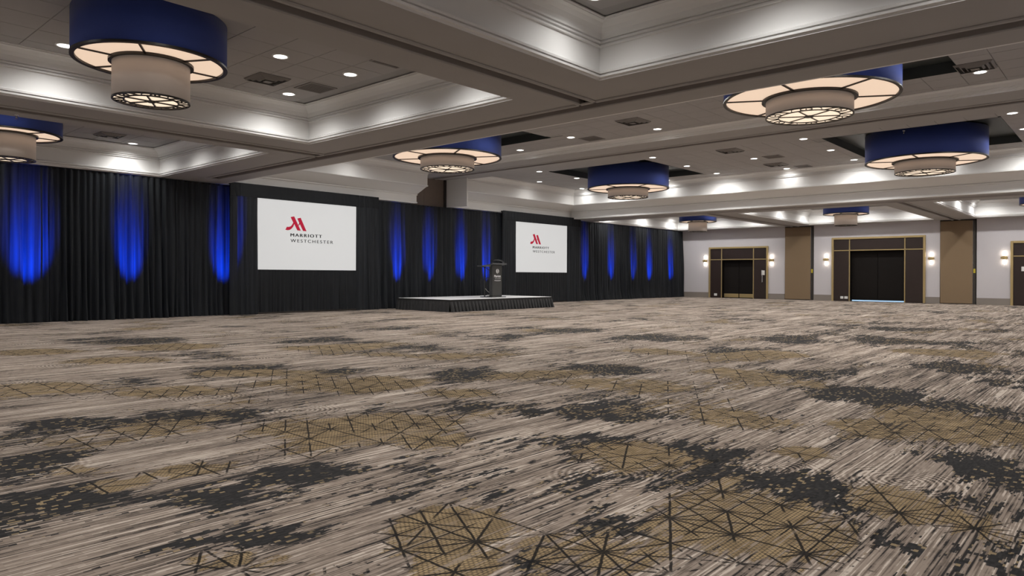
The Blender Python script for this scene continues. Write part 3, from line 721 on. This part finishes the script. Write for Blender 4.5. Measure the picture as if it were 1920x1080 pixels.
def pleats(a, b, nrm, n):
    mb_ = MB(); ax, ay = a; bx, by = b; ln = math.hypot(bx-ax, by-ay); ux, uy = (bx-ax)/ln, (by-ay)/ln
    npl = int(ln/.145); cols = npl*4+1; rows = 5; r = random.Random(int(ln*100))
    jit = [r.uniform(.7, 1.25) for _ in range(npl+1)]
    for j in range(rows+1):
        f = j/rows
        for i in range(cols):
            k, ph = divmod(i, 4); s_ = (i/4)*ln/npl
            # box-pleat profile, opening towards the floor and leaning along the run
            o = (.012, .055, .048, .008)[ph]*(1-f*.75)*jit[min(k, npl)] + .05*(1-f) + .014
            s_ += (0, -.035, .02, .01)[ph]*(1-f) + .035*(1-f)*(0 if i in (0, cols-1) else 1)
            s_ = min(max(s_, 0), ln)
            mb_.v.append((ax+ux*s_+nrm[0]*o, ay+uy*s_+nrm[1]*o, .003+(SZ-.06)*f))
    for j in range(rows):
        for i in range(cols-1):
            q = j*cols+i; mb_.f.append((q, q+1, q+cols+1, q+cols))
    return mb_
pleats((SX0-.03, SY0), (SX1+.03, SY0), (0, -1), 0).build('skirt', M['skirt'], st, og)
pleats((SX0, SY1), (SX0, SY0-.03), (-1, 0), 0).build('skirt', M['skirt'], st, og)
pleats((SX1, SY0-.03), (SX1, SY1), (1, 0), 0).build('skirt', M['skirt'], st, og)
lg_ = MB()
for xx in (SX0+.15, (SX0+SX1)/2, SX1-.15):
    for yy in (SY0+.15, SY1-.15): MB().tube([(xx, yy, 0), (xx, yy, SZ-.05)], .025, 8).build('support_leg', M['blackmetal'], st, og)

# lectern
lx, ly = 17.05, 15.95
lt = thing('lectern', 'charcoal lectern with white crest and lettering, standing on the stage', 'lectern', (lx, ly, SZ)); og = (lx, ly, SZ)
MB().bevbox(lx-.36, lx+.33, ly-.10, ly+.46, SZ, SZ+.025, .008).build('base_plate', M['lectern'], lt, og)
MB().bevbox(lx-.23, lx+.23, ly, ly+.07, SZ+.025, SZ+1.085, .012).build('front_panel', M['lectern'], lt, og)
for xx in (lx-.23, lx+.20): 
    MB().bevbox(xx, xx+.03, ly+.07, ly+.16, SZ+.025, SZ+1.06, .006).build('side_panel', M['lectern'], lt, og)
    MB().bevbox(xx, xx+.03, ly+.36, ly+.40, SZ+.025, SZ+1.02, .006).build('rear_post', M['lectern'], lt, og)
MB().bevbox(lx-.21, lx+.21, ly+.07, ly+.40, SZ+.62, SZ+.645, .004).build('shelf', M['lectern'], lt, og)
# sloping desk with raised lip
dk = MB(); x_a, x_b = lx-.30, lx+.40; ya, yb = ly-.05, ly+.46; za, zb_ = SZ+1.12, SZ+1.05
dk.v = [(x_a,ya,za-.03),(x_b,ya,za-.03),(x_b,yb,zb_-.03),(x_a,yb,zb_-.03),(x_a,ya,za),(x_b,ya,za),(x_b,yb,zb_),(x_a,yb,zb_)]
dk.f = [(0,3,2,1),(4,5,6,7),(0,1,5,4),(1,2,6,5),(2,3,7,6),(3,0,4,7)]
dko = dk.build('desk_top', M['lecterntop'], lt, og)
MB().bevbox(x_a, x_b, ya-.012, ya+.006, za-.035, za+.018, .004).build('desk_lip', M['lecterntop'], dko, og)
MB().bevbox(lx-.66, lx-.30, ly+.02, ly+.32, SZ+1.025, SZ+1.05, .006).build('side_shelf', M['lecterntop'], lt, og)
MB().tube([(lx-.62, ly+.17, SZ+1.02), (lx-.40, ly+.17, SZ+.99), (lx-.22, ly+.17, SZ+.90)], .012, 8).build('shelf_bracket', M['lectern'], lt, og)
for dx, dy in ((.30, .0), (.36, .02)):
    mt = MB().tube([(lx+dx, ly+.02, SZ+1.10), (lx+dx+.01, ly+.03, SZ+1.16), (lx+dx-.05, ly+.08, SZ+1.21+dy), (lx+dx-.16, ly+.16, SZ+1.235+dy), (lx+dx-.28, ly+.24, SZ+1.225+dy)], .009, 8).build('gooseneck_microphone', M['lecterntop'], lt, og, True)
    MB().tube([(lx+dx-.27, ly+.235, SZ+1.228+dy), (lx+dx-.34, ly+.285, SZ+1.22+dy)], .018, 10).build('microphone_head', M['blackmetal'], mt, og)
MB().tube([(lx-.20, ly+.38, SZ+.30), (lx-.12, ly+.34, SZ+.20), (lx-.02, ly+.28, SZ+.12), (lx+.02, ly+.2, SZ+.04)], .007, 6).build('cable', M['plate'], lt, og, True)
MB().bevbox(lx-.16, lx+.0, ly+.24, ly+.34, SZ+.03, SZ+.075, .006).build('power_strip', M['plate'], lt, og)
# crest: rounded swirl with two cut strokes, above the lettering
cz = SZ+.86
def crest(pts): return [(lx+.0+a*.0105, ly-.004, cz+b*.0105) for a, b in pts]
MB().poly(crest([(-1,-9),(-2,-6),(-5,-4),(-7,0),(-6.6,4),(-4,7.2),(-1.2,8.2),(-1.8,3),(-.4,-3)])).build('white_crest', M['print'], lt, og)
MB().poly(crest([(.6,8.3),(3.6,7.2),(6.2,4),(6.8,0),(5.2,-4),(3,-6.6),(3.6,-1),(2.6,4)])).build('white_crest', M['print'], lt, og)
MB().poly(crest([(-.6,6.5),(1.8,3.2),(2.2,-2),(1.2,-5),(.6,-1),(.2,3)])).build('white_crest', M['print'], lt, og)
put_text('Marriott', lx-.155, lx+.155, SZ+.665, SZ+.745, ly-.004, M['print'], lt, og, .004, .95)
put_text('WESTCHESTER', lx-.13, lx+.15, SZ+.605, SZ+.632, ly-.004, M['print'], lt, og, 0.0, 1.1)
MB().poly([(lx-.15, ly-.004, SZ+.555), (lx-.05, ly-.004, SZ+.545), (lx+.06, ly-.004, SZ+.545), (lx+.155, ly-.004, SZ+.556), (lx+.155, ly-.004, SZ+.568), (lx+.06, ly-.004, SZ+.562), (lx-.05, ly-.004, SZ+.562), (lx-.15, ly-.004, SZ+.568)]).build('white_rule', M['print'], lt, og)

# ================================================================== chandeliers
def chandelier(D, zt, zd, d2, zl, low_bars):
    """returns list of (name, mesh, material, parent index) in local coordinates with z=0 at the top"""
    r = D/2; r2 = d2/2; H_ = zt-zd; hl = zd-zl; parts = []
    mb_ = MB().lathe([(r, 0), (r, -H_), (r-.012, -H_), (r-.012, 0)], 96, close=True); parts.append(('drum_shade', mb_, 'blue', True))
    parts.append(('rim_ring', MB().ring(r-.045, r+.006, -H_-.014, -H_+.012, 96), 'bronze', False))
    parts.append(('diffuser', MB().lathe([(r2*.9, -H_+.012), (r-.02, -H_+.012)], 96), 'diff', False))
    for k in range(6):
        a = math.pi*k/3; c, s_ = math.cos(a), math.sin(a)
        parts.append(('spoke', MB().bar((c*r2, s_*r2, -H_+.006), (c*(r-.03), s_*(r-.03), -H_+.006), .026*D/1.69*.9, .016), 'bronze', False))
    parts.append(('collar_ring', MB().ring(r2-.01, r2+.045*D/1.9, -H_-.028, -H_+.004, 72), 'bronze', False))
    parts.append(('lower_shade', MB().lathe([(r2, -H_), (r2, -H_-hl), (r2-.01, -H_-hl), (r2-.01, -H_)], 72, close=True), 'taupe', True))
    zz = -H_-hl
    parts.append(('lower_diffuser', MB().disc(r2-.012, zz+.012, 72), 'difflow', False))
    # filigree
    fg = MB(); t_ = .0115; h_ = .014
    fg.ring(r2-t_*1.6, r2+.004, zz-h_, zz+.004, 72)
    ri = r2*.70; fg.ring(ri-t_*.8, ri+t_*.8, zz-h_, zz, 64)
    for k in range(3):
        a = math.pi*k/3+.0; c, s_ = math.cos(a), math.sin(a)
        fg.bar((-c*ri, -s_*ri, zz), (c*ri, s_*ri, zz), t_*1.7, h_)
    fg.lathe([(0, zz-h_-.012), (.05*D/1.9, zz-h_-.006), (.05*D/1.9, zz)], 16)
    nl = 12; rc = (r2-t_+ri)/2; lr = (r2-t_-ri)/2
    for k in range(nl):
        a = 2*math.pi*(k+.5)/nl; cx_, cy_ = rc*math.cos(a), rc*math.sin(a)
        if k % 2 == 0: fg.ring(lr-t_*.9, lr, zz-h_, zz, 20, (cx_, cy_, 0)); fg.ring(0.001, t_*1.1, zz-h_, zz, 8, (cx_, cy_, 0))
        else:
            # open scroll: two arcs joined
            for sg in (-1, 1):
                pr = None
                for q in range(7):
                    an = a+sg*(.05+.19*q/6); rr = ri+(r2-ri)*math.sin(math.pi*.5*q/6)*.9
                    pt = (rr*math.cos(an), rr*math.sin(an), zz)
                    if pr: fg.bar(pr, pt, t_*.9, h_)
                    pr = pt
    parts.append(('filigree', fg, 'bronze', False))
    return parts
def build_ch(parts, label, loc, group, cache={}):
    t = thing('chandelier', label, 'chandelier', loc, group=group)
    key = id(parts)
    if key not in cache:
        cache[key] = []
        for nm, mb_, mt, sm in parts:
            me = mb_.mesh(nm, smooth=False); me.materials.append(M[mt]); cache[key].append((nm, me))
            if sm:
                for p in me.polygons: p.use_smooth = abs(p.normal.z) < .5
    for nm, me in cache[key]: child(nm, me, None, t)
    return t
small = chandelier(1.69, ZC, 3.645, .85, 3.19, True)
big = chandelier(2.75, ZM+.16, 4.09, 1.37, 3.80, False)
GS, GB = 'two-tier drum chandeliers in the coffers', 'large two-tier drum chandeliers of the raised ceiling'
build_ch(small, 'navy drum chandelier hanging in the front middle coffer, largest at upper left', (3.40, 8.93, ZC), GS)
build_ch(small, 'navy drum chandelier in the front curtain-side coffer, cut by left picture edge', (3.40, 15.5, ZC), GS)
build_ch(small, 'navy drum chandelier of the front right-hand coffer, overhead', (3.40, 2.35, ZC), GS)
build_ch(small, 'small far navy drum chandelier between drapes and phone doorway', (30.2, 15.45, ZC), GS)
build_ch(small, 'small far navy drum chandelier in front of the tallest doorway', (30.2, 8.93, ZC), GS)
build_ch(small, 'far navy drum chandelier of the rear right-hand coffer', (30.2, 2.35, ZC), GS)
bl = ['big navy drum chandelier above the stage, partly hidden by the front beam', 'big navy drum chandelier at upper right, partly hidden by the front beam', 'big navy drum chandelier beyond the cross beam, above the second screen', 'big navy drum chandelier beyond the cross beam, at the right']
for (x_, y_), lab in zip(C2, bl):
    t = build_ch(big, lab, (x_, y_, ZM+.16), GB)
    MB().tube([(0, 0, 0), (0, 0, .04)], .06, 10).build('stem', M['bronze'], t)
    MB().disc(1.36, -.01, 64).build('top_cover', M['blue'], t)

# ================================================================== recessed downlights
dl_ring = MB().lathe([(.090, 0), (.095, -.012), (.116, -.010), (.120, 0)], 20).mesh('trim_ring'); dl_ring.materials.append(M['plate'])
dl_lens = MB().disc(.092, -.008, 20).mesh('lens'); dl_lens.materials.append(M['lens'])
def spot_data(p, size):
    d_ = bpy.data.lights.new('downlight_lamp', 'SPOT'); d_.energy = p; d_.color = (1.0, 0.983, 0.96); d_.spot_size = math.radians(size); d_.spot_blend = 1.0; d_.shadow_soft_size = .05; return d_
SP_C, SP_R, SP_B, SP_M, SP_E, SP_N = spot_data(P_COFFER, 154), spot_data(P_RIGHT, 154), spot_data(P_REAR, 172), spot_data(P_MID, 174), spot_data(P_MID*0.17, 170), spot_data(P_COFFER*0.40, 158)
ordn = ['first', 'second', 'third', 'fourth', 'fifth', 'sixth', 'seventh', 'eighth', 'ninth', 'tenth']
def downlight(x, y, z, label, group, spot):
    t = thing('downlight', label, 'downlight', (x, y, z), group=group)
    child('trim_ring', dl_ring, None, t); child('lens', dl_lens, None, t)
    lo = bpy.data.objects.new('lamp', spot); COL.objects.link(lo); lo.parent = t; lo.location = (0, 0, -.03)
coff_l = [(0.23, -1.87), (0.23, 0.0), (0.23, 1.87), (3.0, -1.87), (3.0, 1.87), (1.45, 0.05), (5.16, 0.10), (6.33, -1.87), (6.33, 0.10), (6.33, 1.87)]
for ci, bay in enumerate(('front', 'rear')):
    for k, (a, b) in enumerate(CY):
        yc = (2.6, (a+b)/2, 15.85)[k]
        pts_ = [(x if ci == 0 else 32.8-x, yc+dy) for x, dy in coff_l]
        rows_ = sorted({p[0] for p in pts_}, reverse=(ci == 1))
        for x, y_ in pts_:
            row = rows_.index(x); same = sorted([q for q in pts_ if q[0] == x], key=lambda q: -q[1]); o_ = same.index((x, y_))
            if ci == 0: row = len(rows_)-1-row
            else: row = len(rows_)-1-row
            lab = 'downlight in %s %s coffer, %s row from middle bay, %s from drapes' % (bay, names[k], ordn[row], ordn[o_])
            downlight(x, y_, ZC, lab, 'downlights in the coffers', SP_B if ci == 1 else SP_N if (k == 0 and y_ > yc+1) else (SP_R if k == 0 else SP_C))
mid_pts = []
for (xc, sgn) in ((12.25, 1), (20.55, -1)):
    for yc in (13.1, 4.28):
        for dx in (-2.13, 0, 2.13):
            for dy in (-2.2, 2.2): mid_pts.append((xc+dx, yc+dy))
mid_pts = [(round(x, 2), round(y_, 2)) for x, y_ in mid_pts]
mid_pts += [(14.92, 13.1), (14.92, 8.70), (14.92, 4.28), (9.6, 13.1), (9.6, 8.7), (9.6, 4.28), (17.9, 13.1), (17.9, 8.7), (17.9, 4.28), (23.12, 13.07), (23.12, 8.67), (23.12, 4.28), (12.25, 16.95), (20.42, 16.95), (23.12, 16.95), (9.6, 16.95), (12.25, 8.69), (20.54, 8.68), (12.25, .45), (20.54, .45)]
mrows = sorted({p[0] for p in mid_pts})
for x, y_ in mid_pts:
    same = sorted([q for q in mid_pts if q[0] == x], key=lambda q: -q[1])
    lab = 'downlight in raised middle ceiling, %s row from front beam, %s from drapes' % (ordn[mrows.index(x)] if mrows.index(x) < 10 else ('eleventh', 'twelfth', 'thirteenth', 'fourteenth')[mrows.index(x)-10], ordn[same.index((x, y_))])
    downlight(x, y_, ZM, lab, 'downlights in the raised ceiling', SP_E if (x in (23.12, 9.6, 14.92, 17.9) or y_ == 16.95 or y_ == .45) else SP_M)

# ================================================================== vents, grilles, sprinklers
def vent(x, y_, z, label, size=.52):
    t = thing('ceiling_vent', label, 'vent', (x, y_, z), group='square ceiling air diffusers'); h = size/2
    MB().box(-h, h, -h, h, -.004, .0).build('backing', M['ventdark'], t)
    for i, q in enumerate((1.0, .74, .48, .22)):
        a = h*q; b = h*q-.028 if i < 3 else 0
        mb_ = MB(); z_o = -.006-.008*i; z_i = z_o-.028
        if i < 3:
            o4 = [(-a,-a,z_o),(a,-a,z_o),(a,a,z_o),(-a,a,z_o)]; i4 = [(-b,-b,z_i),(b,-b,z_i),(b,b,z_i),(-b,b,z_i)]; i5 = [(-b+.006,-b+.006,z_i),(b-.006,-b+.006,z_i),(b-.006,b-.006,z_i),(-b+.006,b-.006,z_i)]
            mb_.v = o4+i4+i5
            for s0 in (0, 4):
                for k in range(4): mb_.f.append((s0+k, s0+(k+1) % 4, s0+4+(k+1) % 4, s0+4+k))
        else: mb_.box(-a, a, -a, a, z_i, z_i+.006)
        mb_.build('louver_ring', M['vent'], t)
    return t
vent(5.62, 10.22, ZC, 'square stepped air vent in the front middle coffer, beyond its chandelier')
vent(5.6, 17.0, ZC, 'square stepped air vent in the front curtain-side coffer')
vent(13.81, 8.69, ZM, 'square air vent in the raised ceiling between the two nearer big chandeliers', .6)
vent(13.95, 2.09, ZM, 'square air vent beside a downlight at the upper right', .56)
vent(18.8, 8.64, ZM, 'air vent just beyond the cross beam, between the farther big chandeliers', .6)
vent(22.06, 8.61, ZM, 'air vent near the far cornice, between the farther big chandeliers', .6)
def grille(x, y_, z, label, size=.5):
    t = thing('return_grille', label, 'vent', (x, y_, z), group='flat return-air grilles'); h = size/2
    mb_ = MB()
    for q in ((-h, h, -h, -h+.03), (-h, h, h-.03, h), (-h, -h+.03, -h+.03, h-.03), (h-.03, h, -h+.03, h-.03)): mb_.box(q[0], q[1], q[2], q[3], -.012, 0)
    mb_.build('grille_frame', M['vent'], t)
    sl_ = MB()
    for k in range(12):
        yy = -h+.03+(size-.06)*(k+.5)/12; sl_.box(-h+.03, h-.03, yy-.012, yy+.012, -.008, -.002)
    sl_.build('grille_core', M['grille'], t)
grille(6.42, 10.12, ZC, 'flat dark return grille in the front middle coffer near its far corner')
grille(6.35, 8.0, ZC, 'flat dark return grille in the front middle coffer by the beam', .5)
grille(14.88, 10.6, ZM, 'flat dark return grille in the raised ceiling before the cross beam', .5)
grille(20.6, 8.12, ZM, 'flat dark return grille beyond the cross beam', .5)
grille(23.0, 8.1, ZM, 'flat dark return grille beside the far cornice', .45)
for x, y_, z, lab in ((4.4, 9.6, ZC, 'small sprinkler head in the front middle coffer, just right of chandelier'), (19.0, 4.3, ZM-.0, 'small sprinkler head at the near edge of the far right black recess'), (2.9, 12.75, ZS, 'small sprinkler head under the beam between the two left coffers'), (17.85, 6.2, ZM, 'small pale sprinkler head beyond the cross beam')):
    t = thing('sprinkler', lab, 'sprinkler', (x, y_, z), group='ceiling sprinklers')
    MB().lathe([(.0, 0), (.035, 0), (.03, -.012), (.012, -.014), (.012, -.05), (0, -.05)], 14).build('escutcheon', M['chrome'], t)
    MB().ring(.0, .022, -.072, -.068, 12).build('deflector', M['chrome'], t)
    MB().box(-.018, -.012, -.004, .004, -.07, -.045).box(.012, .018, -.004, .004, -.07, -.045).build('yoke', M['chrome'], t)
